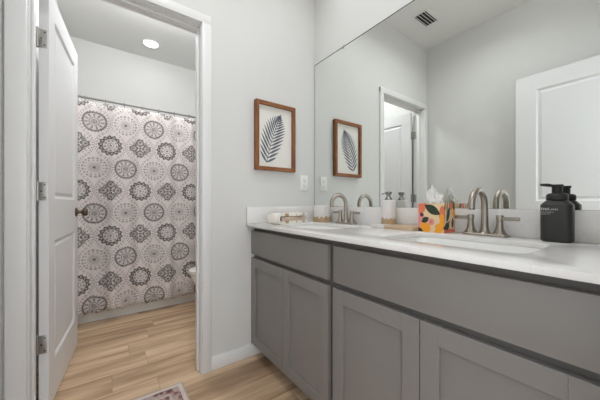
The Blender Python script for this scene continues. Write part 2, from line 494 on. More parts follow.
# ================================================================== doors (hinged panel doors)
def panel_door(parent, org, d, nrm, w, h, th, panels, name='door_leaf'):
    """org: floor point on the visible face at the hinge edge; d along the leaf, nrm out of the visible face"""
    org, d, nrm = Vector(org), Vector(d).normalized(), Vector(nrm).normalized()
    t = N()
    def P(u, z, n): return org + d*u + nrm*n + Vector((0, 0, z))
    def q(*p): t.faces.new([t.verts.new(v) for v in p])
    us = [0, panels[0][0], panels[0][1], w]
    for side in (0, 1):
        n0 = 0.0 if side == 0 else -th; sg = -1 if side == 0 else 1
        q(P(0, 0, n0), P(us[1], 0, n0), P(us[1], h, n0), P(0, h, n0)); q(P(us[2], 0, n0), P(w, 0, n0), P(w, h, n0), P(us[2], h, n0))
        zs = [0]
        for p in panels: zs += [p[2], p[3]]
        zs.append(h)
        for k in range(0, len(zs), 2):
            q(P(us[1], zs[k], n0), P(us[2], zs[k], n0), P(us[2], zs[k+1], n0), P(us[1], zs[k+1], n0))
        for (u0, u1, z0, z1) in panels:
            L = [(0, 0), (0.010, 0.009), (0.018, 0.011), (0.034, 0.004)]
            lp = [[P(u0+i, z0+i, n0+sg*dd), P(u1-i, z0+i, n0+sg*dd), P(u1-i, z1-i, n0+sg*dd), P(u0+i, z1-i, n0+sg*dd)] for i, dd in L]
            for a, c in zip(lp, lp[1:]):
                for k in range(4): q(a[k], a[(k+1) % 4], c[(k+1) % 4], c[k])
            q(*lp[-1])
    q(P(0, 0, 0), P(0, h, 0), P(0, h, -th), P(0, 0, -th)); q(P(w, 0, 0), P(w, h, 0), P(w, h, -th), P(w, 0, -th))
    q(P(0, 0, 0), P(w, 0, 0), P(w, 0, -th), P(0, 0, -th)); q(P(0, h, 0), P(w, h, 0), P(w, h, -th), P(0, h, -th))
    bmesh.ops.remove_doubles(t, verts=t.verts, dist=1e-5); bmesh.ops.recalc_face_normals(t, faces=t.faces)
    return obj(name, t, M_door, parent, smooth=False)
def knob(parent, p, nrm, m, label=None):
    nrm = Vector(nrm).normalized(); p = Vector(p)
    mtx = Matrix.Translation(p) @ nrm.to_track_quat('Z', 'Y').to_matrix().to_4x4()
    t = N(); lathe(t, [(0, 0), (0.031, 0), (0.031, 0.004), (0.026, 0.009), (0.012, 0.011), (0.011, 0.03), (0.02, 0.036), (0.0265, 0.046), (0.0265, 0.056), (0.02, 0.064), (0, 0.066)], (0, 0, 0), 28, mtx=mtx)
    return obj('knob', t, m, parent, label=label)
ang = math.radians(85.2)
dd = Vector((math.cos(ang), math.sin(ang), 0)); nn = Vector((math.sin(ang), -math.cos(ang), 0))
org = Vector((-1.519, 0.124, 0.012))
D1 = thing('door_1', 'open white two-panel door swung into the bathroom', None, (org.x, org.y, 0), kind='structure')
panel_door(D1, org, dd, nn, 0.70, 2.015, 0.035, [(0.105, 0.595, 0.20, 0.795), (0.105, 0.595, 1.005, 1.90)])
kp = org + dd*0.635 + Vector((0, 0, 0.922))
knob(D1, kp, nn, M_bronze, 'aged bronze door knob'); knob(D1, kp - nn*0.035, -nn, M_bronze, 'aged bronze door knob')
for hz in (1.724, 1.007, 0.286):
    t = N()
    px, py = -1.5592, 0.1285
    lathe(t, [(0, 0), (0.0062, 0), (0.0062, 0.088), (0, 0.088)], (px, py, hz), 14)
    lathe(t, [(0, 0), (0.0045, 0.001), (0.0035, 0.006), (0, 0.007)], (px, py, hz+0.088), 12)
    box(t, OX0-0.0005, OX0+0.0018, 0.078, 0.126, hz+0.001, hz+0.087, 0.0006)           # leaf on the jamb
    e0 = org - nn*0.034 - dd*0.0018                                                    # leaf on the door edge
    mt = Matrix.Translation(e0 + Vector((0, 0, hz-org.z))) @ Matrix(((nn.x, dd.x, 0, 0), (nn.y, dd.y, 0, 0), (0, 0, 1, 0), (0, 0, 0, 1)))
    box(t, -0.006, 0.028, 0.0, 0.0022, 0.001, 0.087, 0.0006, mtx=mt)
    h = obj('hinge', t, M_sat, D1, label='satin nickel butt hinge')
    t = N()
    for (a, c) in ((0.020, 0.014), (0.020, 0.074), (0.008, 0.044)):
        box(t, a-0.003, a+0.003, -0.0008, 0.0004, c-0.003, c+0.003, 0.0012, mtx=mt)
    for c in (0.014, 0.044, 0.074): box(t, OX0+0.0012, OX0+0.0026, 0.101, 0.107, hz+c-0.003, hz+c+0.003, 0.0006)
    obj('screw', t, M_dark, h)
# entry door, open against the left wall (seen in the mirror)
D2 = thing('door_2', 'white two-panel entry door standing open along the left wall', None, (-1.515, -1.615, 0), kind='structure')
panel_door(D2, (-1.50, -1.611, 0.012), (0, 1, 0), (1, 0, 0), 0.762, 2.018, 0.035, [(0.13, 0.632, 0.20, 0.80), (0.13, 0.632, 1.00, 1.895)])
knob(D2, (-1.535, -0.915, 0.934), (-1, 0, 0), M_bronze, 'aged bronze door knob')
for hz in (1.72, 1.0, 0.28):
    t = N(); lathe(t, [(0, 0), (0.0062, 0), (0.0062, 0.088), (0, 0.088)], (-1.528, -1.618, hz), 12)
    box(t, -1.534, -1.530, -1.618, -1.61, hz, hz+0.088)
    box(t, -1.5415, -1.528, -1.652, -1.617, hz, hz+0.088, 0.0005); obj('hinge', t, M_sat, D2, label='satin nickel butt hinge')

# ================================================================== mirror
MI = thing('mirror', 'large frameless wall mirror above the double vanity', 'mirror', (0, -0.78, 0.97))
MY0, MY1, MZ0, MZ1 = -1.59, -0.012, 0.9715, 2.046
b = N(); box(b, -0.0046, -0.0042, MY0, MY1, MZ0, MZ1)
obj('glass', b, M_mirror, MI, smooth=False)
b = N(); box(b, -0.0042, -0.0005, MY0-0.001, MY1+0.003, MZ0, MZ1+0.006)
obj('backing', b, M_edge, MI, smooth=False)
for yy in (-0.316, -1.25):
    b = N(); box(b, -0.0085, -0.0005, yy-0.005, yy+0.005, MZ1+0.0012, MZ1+0.010, 0.001); box(b, -0.0085, -0.0048, yy-0.005, yy+0.005, MZ1-0.008, MZ1+0.009, 0.001)
    obj('clip', b, M_sat, MI)

# ================================================================== vanity cabinets
def shaker(bm, x0, x1, y0, y1, z0, z1, st=0.057, rec=0.010):
    """five-piece door front: x0 is the front face (more negative), x1 the back"""
    box(bm, x0, x1, y0, y0+st, z0, z1, 0.0012, 1); box(bm, x0, x1, y1-st, y1, z0, z1, 0.0012, 1)
    box(bm, x0, x1, y0+st, y1-st, z1-st, z1, 0.0012, 1); box(bm, x0, x1, y0+st, y1-st, z0, z0+st, 0.0012, 1)
FX = -0.535
def cabinet(y1, wid, label):
    """y1: left end (towards the back wall), wid: width of the unit"""
    y0 = y1 - wid
    V = thing('vanity_cabinet', label, 'cabinet', (-0.26, (y0+y1)/2, 0), 'grey vanity cabinets')
    b = N()
    box(b, -0.51, -0.004, y0+0.0005, y0+0.018, 0.10, 0.844); box(b, -0.51, -0.004, y1-0.018, y1-0.0005, 0.10, 0.844)
    box(b, -0.50, -0.004, y0+0.018, y1-0.018, 0.10, 0.118); box(b, -0.016, -0.004, y0+0.018, y1-0.018, 0.118, 0.844)
    obj('carcass', b, M_cabd, V, smooth=False)
    b = N()
    box(b, -0.511, -0.492, y0+0.0005, y0+0.038, 0.088, 0.8445, 0.001, 1); box(b, -0.511, -0.492, y1-0.038, y1-0.0005, 0.088, 0.8445, 0.001, 1)
    box(b, -0.5105, -0.492, y0+0.03, y1-0.03, 0.806, 0.8445); box(b, -0.5105, -0.492, y0+0.03, y1-0.03, 0.630, 0.682); box(b, -0.5105, -0.492, y0+0.03, y1-0.03, 0.088, 0.125)
    obj('face_frame', b, M_cabd, V)
    b = N(); box(b, -0.46, -0.445, y0+0.001, y1-0.001, 0.0, 0.10); obj('toe_kick', b, M_kick, V, smooth=False)
    b = N(); box(b, FX, -0.5115, y0+0.018, y1-(0.004 if y1 > -0.1 else 0.018), 0.667, 0.8175, 0.0015, 2); obj('drawer_front', b, M_cab, V)
    ym = (y0+y1)/2
    for a, c in ((ym+0.0015, y1-(0.003 if y1 > -0.1 else 0.014)), (y0+0.018, ym-0.0015)):
        b = N(); shaker(b, FX, -0.5115, a, c, 0.088, 0.643)
        d = obj('door', b, M_cab, V)
        b = N(); box(b, FX+0.0105, -0.513, a+0.053, c-0.053, 0.141, 0.590); obj('door_panel', b, M_cab, d, smooth=False)
    return V
cabinet(-0.002, 0.762, 'grey shaker vanity cabinet in the corner by the back wall, below the left sink')
cabinet(-0.7645, 0.79, 'grey shaker vanity cabinet nearer the camera, below the right sink')

# ================================================================== countertop with two sinks
CX0, CX1, CY0, CY1, CZ = -0.571, -0.0015, -1.575, -0.0015, 0.8645
SINKS = ((-0.398, 0.44), (-1.167, 0.44))
SX, SW = -0.30, 0.29
CT = thing('countertop', 'white quartz countertop with backsplash along the mirror wall', 'countertop', (-0.28, -0.77, 0.845))
t = N()
def loop_edges(pts, z):
    vs = [t.verts.new((p[0], p[1], z)) for p in pts]
    return [t.edges.new((vs[i], vs[(i+1) % len(vs)])) for i in range(len(vs))]
E_ = loop_edges([(CX0, CY0), (CX1, CY0), (CX1, CY1), (CX0, CY1)], CZ-0.0185)
for cy, sw in SINKS: E_ += loop_edges(rrect(SX, cy, SW, sw, 0.05), CZ-0.0185)
bmesh.ops.triangle_fill(t, use_beauty=True, use_dissolve=False, edges=E_)
ex = bmesh.ops.extrude_face_region(t, geom=t.faces[:])
bmesh.ops.translate(t, verts=[v for v in ex['geom'] if isinstance(v, bmesh.types.BMVert)], vec=(0, 0, 0.0185))
bmesh.ops.recalc_face_normals(t, faces=t.faces)
edges = [e for e in t.edges if len(e.link_faces) == 2 and e.calc_face_angle(0) > 1.2]
bmesh.ops.bevel(t, geom=edges, offset=0.002, segments=2, affect='EDGES', profile=0.5)
obj('slab', t, M_quartz, CT)
b = N(); box(b, -0.0205, -0.0015, CY0, CY1, CZ, 0.9705, 0.0015, 2); obj('backsplash', b, M_quartz, CT)
b = N(); box(b, CX0+0.002, -0.0205, -0.0205, -0.0015, CZ, 0.9705, 0.0015, 2); obj('side_splash', b, M_quartz, CT)
def sink(cy, sw, label):
    K = thing('sink', label, 'sink', (SX, cy, CZ-0.16), 'undermount sinks in the countertop')
    b = N(); z0 = CZ-0.0187
    L = []
    for w, d, r, z in ((SW+0.05, sw+0.05, 0.06, z0), (SW+0.006, sw+0.006, 0.052, z0), (SW, sw, 0.052, z0-0.006), (SW-0.012, sw-0.012, 0.055, z0-0.05), (SW-0.03, sw-0.03, 0.06, z0-0.11), (SW-0.07, sw-0.07, 0.055, z0-0.13), (0.10, 0.12, 0.045, z0-0.137),
                      (0.04, 0.04, 0.0199, z0-0.139)):
        L.append([(x, y, z) for x, y in rrect(SX, cy, w, d, r)])
    loft(b, L, False, True)
    obj('basin', b, M_porc, K, angle=60)
    b = N(); lathe(b, [(0, 0.003), (0.012, 0.003), (0.014, 0.0015), (0.021, 0.0015), (0.023, 0), (0.023, -0.004), (0, -0.004)], (SX, cy, z0-0.1385), 24); obj('drain', b, M_nick, K, label='brushed nickel drain')
sink(*SINKS[0], 'white undermount sink near the towels, in the corner half of the counter')
sink(*SINKS[1], 'white undermount sink in front of the tissue box, nearer the camera')

# ================================================================== faucets
def faucet(cy, label):
    F = thing('faucet', label, 'faucet', (-0.066, cy, CZ), 'brushed nickel faucets')
    x = -0.066; z = CZ
    b = N(); L = []
    for i, zz in ((0, z+0.0003), (0, z+0.007), (0.002, z+0.0095), (0.005, z+0.0105)):
        L.append([(px, py, zz) for px, py in rrect(x, cy, 0.050-2*i, 0.158-2*i, 0.016)])
    loft(b, L); obj('deck_plate', b, M_nick, F)
    b = N(); R = 0.061; zc = 0.984
    pts = [(x, cy, z+0.008), (x, cy, z+0.014), (x, cy, z+0.024), (x, cy, z+0.04), (x, cy, zc-0.03)]
    rad = [0.024, 0.0185, 0.0145, 0.0128, 0.0122]
    for k in range(0, 25):
        a = PI*k/24; pts.append((x-R+R*math.cos(a), cy, zc+R*math.sin(a))); rad.append(0.0122)
    pts.append((x-2*R, cy, zc-0.010)); rad.append(0.0122)
    tube(b, pts, rad, 20); sp = obj('spout', b, M_nick, F)
    b = N(); lathe(b, [(0, 0), (0.0095, 0), (0.0095, -0.003), (0, -0.003)], (x-2*R, cy, zc-0.0102), 16); obj('aerator', b, M_dark, sp)
    for s in (1, -1):
        hy = cy + s*0.0508
        b = N(); lathe(b, [(0, 0), (0.0235, 0), (0.022, 0.005), (0.0165, 0.013), (0.0128, 0.024), (0.0108, 0.042), (0.0105, 0.056), (0.012, 0.058), (0.012, 0.072), (0.0105, 0.0745), (0, 0.075)], (x, hy, z+0.009), 24)
        h = obj('handle', b, M_nick, F)
        b = N(); a0, a1 = sorted((hy, hy + s*0.062)); box(b, x-0.0075, x+0.0075, a0, a1, z+0.0635, z+0.0775, 0.003, 2); obj('lever', b, M_nick, h)
    return F
f1 = faucet(-0.398, 'brushed nickel gooseneck faucet behind the sink by the towels')
dup(f1, (-0.066, -1.167, CZ), 'brushed nickel gooseneck faucet between the tissue box and the black bottle')

# ================================================================== picture on the back wall
PX0, PX1, PZ0, PZ1 = -0.5137, -0.2009, 1.216, 1.675
PF = thing('framed_picture', 'walnut-framed fern leaf print hanging on the grey wall left of the mirror', 'picture', (-0.357, 0, 1.216))
fw = 0.024
for k in range(2):
    b = N(); box(b, (PX0, PX1-fw)[k], (PX0+fw, PX1)[k], -0.034, -0.001, PZ0, PZ1, 0.001, 1); obj('frame_upright', b, M_frv, PF)
for k in range(2):
    b = N(); box(b, PX0+fw, PX1-fw, -0.034, -0.001, (PZ0, PZ1-fw)[k], (PZ0+fw, PZ1)[k], 0.001, 1); obj('frame_rail', b, M_frh, PF)
b = N(); box(b, PX0+fw-0.002, PX1-fw+0.002, -0.014, -0.004, PZ0+fw-0.002, PZ1-fw+0.002); obj('canvas', b, M_canvas, PF, smooth=False)
b = N(); yl = -0.0148
def stem(t):  # midrib from the lower left up to the tip on the right
    return Vector((-0.426 + 0.106*t - 0.010*math.sin(PI*t), yl, 1.267 + 0.325*t))
def leaflet(p, d, L, w):
    d = d.normalized(); n = Vector((-d.z, 0, d.x)); pts = []
    prof = ((0, .15), (.12, .55), (.3, .95), (.5, 1), (.75, .7), (.92, .3), (1, 0))
    up = [p + d*L*s + n*w*k for s, k in prof]; dn = [p + d*L*s - n*w*k for s, k in prof[-2::-1]]
    vs = [b.verts.new(q) for q in up+dn]; b.faces.new(vs)
nl = 15
for i in range(nl):
    t_ = 0.01 + 0.96*(1 - (1 - i/(nl-1))**1.3); p = stem(t_); ax = (stem(t_+0.02) - stem(t_)).normalized()
    L = 0.132*max(0.05, math.sin(PI*(0.20+0.70*t_)))**0.8*(1 - 0.72*t_**4)
    for s in (1, -1):
        d = Matrix.Rotation(s*math.radians((50 if s > 0 else 46) - 10*t_) , 3, 'Y') @ ax
        leaflet(p, d, L*(0.95 if s > 0 else 1.0), 0.0078*(1-0.35*t_))
leaflet(stem(0.96), stem(1)-stem(0.95), 0.036, 0.006)
for i in range(24):
    a, c = stem(i/25), stem((i+1)/25); n = Vector((0.0022, 0, 0))
    b.faces.new([b.verts.new(q) for q in (a-n, a+n, c+n, c-n)])
ge = bmesh.ops.extrude_face_region(b, geom=b.faces[:])
bmesh.ops.translate(b, verts=[v for v in ge['geom'] if isinstance(v, bmesh.types.BMVert)], vec=(0, 0.0010, 0))
bmesh.ops.recalc_face_normals(b, faces=b.faces)
obj('fern_print', b, M_fern, PF, smooth=False)

# ================================================================== wall outlet
OU = thing('wall_outlet', 'white duplex outlet on the back wall beside the mirror edge', 'outlet', (-0.102, 0, 1.145))
b = N(); box(b, -0.137, -0.067, -0.006, -0.0005, 1.087, 1.202, 0.0025, 2); obj('cover_plate', b, M_plate, OU)
for zc in (1.164, 1.125):
    b = N(); L = [[(px, yy, pz) for px, pz in rrect(-0.102, zc, 0.034, 0.029, 0.010)] for yy in (-0.0055, -0.0085)]
    loft(b, L); so = obj('socket', b, M_plate, OU)
    b = N()
    box(b, -0.110, -0.1078, -0.0088, -0.008, zc-0.003, zc+0.006); box(b, -0.0962, -0.094, -0.0088, -0.008, zc-0.003, zc+0.006); box(b, -0.1045, -0.0995, -0.0088, -0.008, zc-0.011, zc-0.007)
    obj('slots', b, M_dark, so, smooth=False)

# ================================================================== things on the counter
# two folded hand towels in the corner
def towel(x0, x1, y0, y1, z, lt_, pitch, label, seed, sag, m=None):
    rnd = random.Random(seed)
    t = N(); uvl = t.loops.layers.uv.new('UVMap')
    # two layers joined by one round fold at x0
    layers = 2; th = pitch; nx = 16; zz = [z + lt_/2, z + lt_/2 + pitch]
    rr_ = min(pitch/2, 0.014); xs = [x0 + lt_/2 + rr_ + (x1 - x0 - lt_/2 - rr_)*i/nx for i in range(nx+1)]
    prof = [(x, zz[0]) for x in xs[::-1]]
    for q in range(1, 9): prof.append((xs[0] - min(pitch/2, 0.014)*math.sin(PI*q/9)**0.6, zz[0] + pitch*(1-math.cos(PI*q/9))/2))
    prof += [(x, zz[1]) for x in xs]
    h = lt_/2
    n = len(prof); nrm = []
    for i in range(n):
        a, c = prof[max(0, i-1)], prof[min(n-1, i+1)]
        dx, dz = c[0]-a[0], c[1]-a[1]; l = math.hypot(dx, dz) or 1; nrm.append((-dz/l, dx/l))
    outer = [(p[0]+q[0]*h, p[1]+q[1]*h) for p, q in zip(prof, nrm)]; inner = [(p[0]-q[0]*h, p[1]-q[1]*h) for p, q in zip(prof, nrm)]
    sec = outer + inner[::-1]; ny = 9; rows = []
    for j in range(ny):
        f = j/(ny-1); y = y0 + (y1-y0)*f
        edge = 1 - 0.03*(abs(2*f-1)**6)
        rows.append([t.verts.new((x + 0.006*math.sin(5*f+seed), y + 0.004*math.sin(38*x+seed) + 0.05*(x-x0)*(0.5-f), z + (zz_-z)*(edge if zz_ > z+th*0.4 else 1) + sag*max(0, (zz_-z)/th - 0.5)*math.sin(30*(x-x0)+2*f) + rnd.uniform(-.0005, .0005)*((zz_-z) > th*0.6))) for x, zz_ in sec])
    m_ = len(sec)
    def setuv(f):
        for lo in f.loops: lo[uvl].uv = (lo.vert.co.x - x0, lo.vert.co.y - y0)
    for a, c in zip(rows, rows[1:]):
        for k in range(m_): setuv(t.faces.new((a[k], a[(k+1) % m_], c[(k+1) % m_], c[k])))
    for r in (rows[0], rows[-1]):
        for i in range(n-1): setuv(t.faces.new((r[i], r[i+1], r[m_-2-i], r[m_-1-i])))
    bmesh.ops.recalc_face_normals(t, faces=t.faces)
    bmesh.ops.rotate(t, verts=t.verts, cent=(-0.305, -0.112, z), matrix=Matrix.Rotation(math.radians(11), 3, 'Z'))
    mnz = min(v.co.z for v in t.verts); bmesh.ops.translate(t, verts=t.verts, vec=(0, 0, z-mnz))
    o = obj('hand_towel', t, m or M_towel, smooth=True, angle=60)
    tag(o, label, 'towel', 'folded towels in the counter corner'); return o
towel(-0.462, -0.172, -0.166, -0.058, CZ+0.0006, 0.0165, 0.0470, 'white hand towel with tan stripes, the outer one folded over in the counter corner', 3, 0.004)
towel(-0.414, -0.190, -0.162, -0.064, CZ+0.0186, 0.0110, 0.0122, 'pinkish tan hand towel tucked inside the fold of the white striped towel', 5, 0.001, M_towel2)

# white and gold canister and pump dispenser
def drip_vessel(parent, cx, cy, z0, r, h, gh, lip):
    b = N(); prof = [(0, z0+0.0005), (r*0.96, z0+0.0005), (r, z0+0.004), (r, z0+h-0.004), (r-0.003, z0+h)]
    prof += [(r-0.006, z0+h), (r-0.0065, z0+h*0.6), (0, z0+h*0.6)] if lip else [(r*0.5, z0+h+0.0005), (0, z0+h+0.0005)]
    lathe(b, prof, (cx, cy, 0), 48); obj('vessel_body', b, M_white, parent)
    b = N(); rr = r+0.0012; seg = 64; rnd = random.Random(int(cx*-1000)+int(cy*-100))
    lo, hi, hi2 = [], [], []
    for i in range(seg):
        a = 2*PI*i/seg; zt = z0 + gh*(0.78 + 0.22*math.sin(i*1.7+1)*math.cos(i*0.6) + rnd.uniform(-.13, .13))
        lo.append((cx+rr*math.cos(a), cy+rr*math.sin(a), z0+0.0008)); hi.append((cx+rr*math.cos(a), cy+rr*math.sin(a), zt)); hi2.append((cx+(r-0.001)*math.cos(a), cy+(r-0.001)*math.sin(a), zt+0.001))
    loft(b, [lo, hi, hi2], True, False)
    obj('gold_dip', b, M_gold, parent, label='gold speckled base with a ragged upper edge')
CA = thing('canister', 'white ceramic canister with ragged gold base beside the mirror corner', 'canister', (-0.084, -0.186, CZ))
drip_vessel(CA, -0.084, -0.186, CZ, 0.058, 0.114, 0.044, True)
TR = thing('tray', 'low tray of white stone and pale wood under the white soap dispenser', 'tray', (-0.10, -0.79, CZ))
b = N(); box(b, -0.158, -0.026, -0.752, -0.672, CZ+0.0004, CZ+0.0190, 0.002, 2); obj('stone_end', b, M_marble, TR, label='white stone end')
b = N(); box(b, -0.158, -0.026, -0.912, -0.7525, CZ+0.0004, CZ+0.0190, 0.002, 2); obj('wood_board', b, M_tray, TR, label='pale wood section')
DZ = CZ+0.0195
SD = thing('soap_dispenser', 'white soap dispenser with ragged gold base and metal pump, standing on the tray', 'soap dispenser', (-0.064, -0.714, DZ))
drip_vessel(SD, -0.064, -0.714, DZ, 0.037, 0.127, 0.036, False)
b = N(); zt = DZ+0.127
lathe(b, [(0, 0), (0.019, 0), (0.019, 0.006), (0.013, 0.014), (0.0105, 0.020), (0.0105, 0.026), (0.016, 0.032), (0.0175, 0.040), (0.0175, 0.044), (0, 0.045)], (-0.064, -0.714, zt+0.0006), 28)
pm = obj('pump_head', b, M_chrome, SD, label='smoked chrome pump head')
b = N(); tube(b, [(-0.070, -0.708, zt+0.036), (-0.080, -0.697, zt+0.036), (-0.086, -0.690, zt+0.034), (-0.088, -0.687, zt+0.029)], [0.0045, 0.0036, 0.003, 0.0028], 12); obj('nozzle', b, M_chrome, pm)

# tissue box
TB = thing('tissue_box', 'square tissue box printed with leaves and oranges beside the right faucet', 'tissue box', (-0.075, -0.977, CZ))
b = N(); uvl = b.loops.layers.uv.new('UVMap')
x0, x1, y0, y1, z0, z1 = -0.125, -0.025, -1.035, -0.919, CZ+0.0004, CZ+0.1295
def uq(pts, uvs):
    f = b.faces.new([b.verts.new(p) for p in pts])
    for lo, q in zip(f.loops, uvs): lo[uvl].uv = q
def uvs(o): return [(o, 0), (o+1, 0), (o+1, 1), (o, 1)]
uq([(x0, y1, z0), (x0, y0, z0), (x0, y0, z1), (x0, y1, z1)], uvs(0)); uq([(x0, y0, z0), (x1, y0, z0), (x1, y0, z1), (x0, y0, z1)], uvs(1))
uq([(x1, y0, z0), (x1, y1, z0), (x1, y1, z1), (x1, y0, z1)], uvs(2)); uq([(x1, y1, z0), (x0, y1, z0), (x0, y1, z1), (x1, y1, z1)], uvs(3))
uq([(x0, y0, z0), (x0, y1, z0), (x1, y1, z0), (x1, y0, z0)], uvs(4))
# top with an oval opening
oc = [(-0.075+0.024*math.cos(2*PI*i/24), -0.977+0.034*math.sin(2*PI*i/24)) for i in range(24)]
oo = []
for i in range(24):
    c, s = math.cos(2*PI*i/24), math.sin(2*PI*i/24); k = min(0.05/abs(c) if abs(c) > 1e-6 else 9, 0.058/abs(s) if abs(s) > 1e-6 else 9)
    oo.append((-0.075+c*k, -0.977+s*k))
for i in range(24):
    j = (i+1) % 24
    uq([(*oo[i], z1), (*oo[j], z1), (*oc[j], z1), (*oc[i], z1)], [(4.5, .5)]*4)
    uq([(*oc[i], z1), (*oc[j], z1), (*oc[j], z1-0.02), (*oc[i], z1-0.02)], [(4.5, .5)]*4)
bmesh.ops.recalc_face_normals(b, faces=b.faces)
obj('carton', b, M_tbox, TB, smooth=False)
# crumpled tissue: two pulled-up peaks
b = N(); rnd = random.Random(4)
def sheet(cx, cy, ang_, w, h, lean, seed):
    r_ = random.Random(seed); nu, nv = 14, 12; g = []
    for j in range(nv+1):
        v = j/nv; row = []
        for i in range(nu+1):
            u = i/nu*2-1
            wid = w*(0.35+0.75*math.sin(min(1, v*1.25)*PI*0.62))*(1 if v < 0.75 else 1-1.6*(v-0.75))
            off = 0.010*math.sin(u*5+seed)*(0.4+v) + 0.005*math.sin(u*11+v*6+seed)
            hz = h*v*(1-0.22*u*u*v + 0.07*math.sin(u*7+seed)) + r_.uniform(-.001, .001)
            p = Vector((u*wid, off + lean*v*v, hz)); p.rotate(Matrix.Rotation(ang_, 3, 'Z'))
            row.append(b.verts.new((cx+p.x, cy+p.y, z1-0.012+p.z)))
        g.append(row)
    for j in range(nv):
        for i in range(nu): b.faces.new((g[j][i], g[j][i+1], g[j+1][i+1], g[j+1][i]))
sheet(-0.079, -0.962, 1.95, 0.024, 0.090, 0.004, 1.3)
sheet(-0.072, -0.974, 1.2, 0.022, 0.062, -0.010, 2.6)
sheet(-0.078, -0.986, 2.2, 0.020, 0.044, -0.008, 4.1)
o = obj('tissue', b, M_tissue, TB, angle=80)
sm = o.modifiers.new('thickness', 'SOLIDIFY'); sm.thickness = 0.0012

# black pump bottle
BX, BY = -0.066, -1.380
BO = thing('pump_bottle', 'matte black foam pump bottle with small white lettering by the right end', 'soap bottle', (BX, BY, CZ))
b = N(); L = []
for w, d, r, z in ((0.050, 0.068, 0.016, 0.0005), (0.058, 0.078, 0.017, 0.004), (0.060, 0.080, 0.017, 0.009), (0.060, 0.080, 0.017, 0.1235), (0.058, 0.0775, 0.017, 0.126), (0.046, 0.058, 0.018, 0.138), (0.044, 0.048, 0.0205, 0.1415)):
    L.append([(x, y, CZ+z) for x, y in rrect(BX, BY, w, d, r, 8)])
loft(b, L); obj('bottle_body', b, M_bottle, BO)
b = N(); lathe(b, [(0, 0.1405), (0.0265, 0.1405), (0.0285, 0.143), (0.0285, 0.155), (0.0265, 0.160), (0.022, 0.163), (0.0135, 0.1645), (0.0135, 0.185), (0, 0.185)], (BX, BY, CZ), 32); ph = obj('pump_collar', b, M_pump, BO)
b = N(); hd = Vector((-0.72, 0.70, 0)).normalized()
mt = Matrix.Translation((BX, BY, CZ+0.185)) @ Matrix(((hd.x, -hd.y, 0, 0), (hd.y, hd.x, 0, 0), (0, 0, 1, 0), (0, 0, 0, 1)))
t2 = N(); L = []
for z, s in ((0.0, 0.98), (0.004, 1.0), (0.008, 0.96)):
    pr = []
    for i in range(24):
        a = 2*PI*i/24; x = 0.0165*math.cos(a); y = 0.0165*math.sin(a)
        if math.cos(a) > 0.3: y *= 0.55; x = 0.0165*0.3 + (math.cos(a)-0.3)/0.7*0.047
        pr.append((x*s, y*s, z + (0.0035 if x > 0.03 else 0)))
    L.append(pr)
loft(t2, L); merge(b, t2, mt)
obj('pump_head', b, M_pump, BO)
# three lines of small white lettering, too small to read
b = N(); rnd = random.Random(11)
xf = BX - 0.0302
def glyphs(y_left, z, h, n, step, bold):
    for i in range(n):
        yy = y_left - i*step
        st = h*(0.24 if bold else 0.16)
        box(b, xf-0.0003, xf+0.0003, yy-st, yy, z, z+h*(1 if rnd.random() > .4 else 0.7))
        k = rnd.randint(0, 2)
        zz = (z, z+h*0.42, z+h*0.82)[k]
        if rnd.random() > .25: box(b, xf-0.0003, xf+0.0003, yy-step*0.68, yy, zz, zz+h*0.18)
glyphs(BY+0.034, CZ+0.1065, 0.0078, 4, 0.0054, True); glyphs(BY+0.0125, CZ+0.1065, 0.0054, 5, 0.0044, True)
glyphs(BY+0.034, CZ+0.0985, 0.0034, 12, 0.0027, False); glyphs(BY+0.034, CZ+0.0925, 0.0034, 9, 0.0027, False)
obj('lettering', b, M_lett, BO, smooth=False, label='small white lettering')

# ================================================================== rug
b = N(); uvl = b.loops.layers.uv.new('UVMap')
RX0, RX1, RY0, RY1 = -1.49, -0.958, -1.30, -0.018
t = N(); box(t, RX0, RX1, RY0, RY1, 0.0004, 0.0065, 0.002, 2); merge(b, t)
for f in b.faces:
    for lo in f.loops: lo[uvl].uv = (RX1 - lo.vert.co.x, RY1 - lo.vert.co.y)
tag(obj('rug', b, M_rug), 'faded rose and brown patterned runner rug on the wood floor at the doorway', 'rug')

# ================================================================== bathroom
TUBY = 1.245
TU = thing('bathtub', 'white alcove bathtub behind the shower curtain', 'bathtub', (-0.82, 1.64, 0))
b = N()
TZ = 0.37; wx0, wx1, wy0, wy1 = XL+0.002, -0.002, TUBY, YB-0.002
cx, cy = (wx0+wx1)/2, (wy0+wy1)/2; w, d = wx1-wx0, wy1-wy0
L = [[(x, y, 0.0) for x, y in rrect(cx, cy, w, d, 0.006, 4)], [(x, y, TZ-0.01) for x, y in rrect(cx, cy, w, d, 0.006, 4)], [(x, y, TZ) for x, y in rrect(cx, cy, w-0.016, d-0.016, 0.006, 4)],
     [(x, y, TZ) for x, y in rrect(cx, cy, w-0.16, d-0.16, 0.12, 4)], [(x, y, TZ-0.02) for x, y in rrect(cx, cy, w-0.20, d-0.20, 0.11, 4)], [(x, y, 0.10) for x, y in rrect(cx, cy, w-0.34, d-0.30, 0.10, 4)], [(x, y, 0.07) for x, y in rrect(cx, cy, w-0.46, d-0.40, 0.08, 4)]]
loft(b, L, True, True); obj('tub_shell', b, M_tub, TU)
b = N(); box(b, wx0+0.002, wx1-0.002, TUBY-0.006, TUBY-0.0003, 0.0, 0.012, 0.001, 1); obj('caulk_strip', b, M_trim, TU)
RODY, RODZ = 1.222, 1.868
RD = thing('curtain_rod', 'straight metal shower curtain rod spanning the bathroom above the tub', 'curtain rod', (-0.82, RODY, RODZ))
b = N(); tube(b, [(XL+0.001, RODY, RODZ), (-0.001, RODY, RODZ)], 0.0085, 16); obj('pole', b, M_rod, RD)
for s in (XL+0.0005, -0.0125):
    b = N(); lathe(b, [(0, 0), (0.026, 0), (0.026, 0.012), (0, 0.012)], (s, RODY, RODZ), 24, 'x'); obj('flange', b, M_rod, RD)
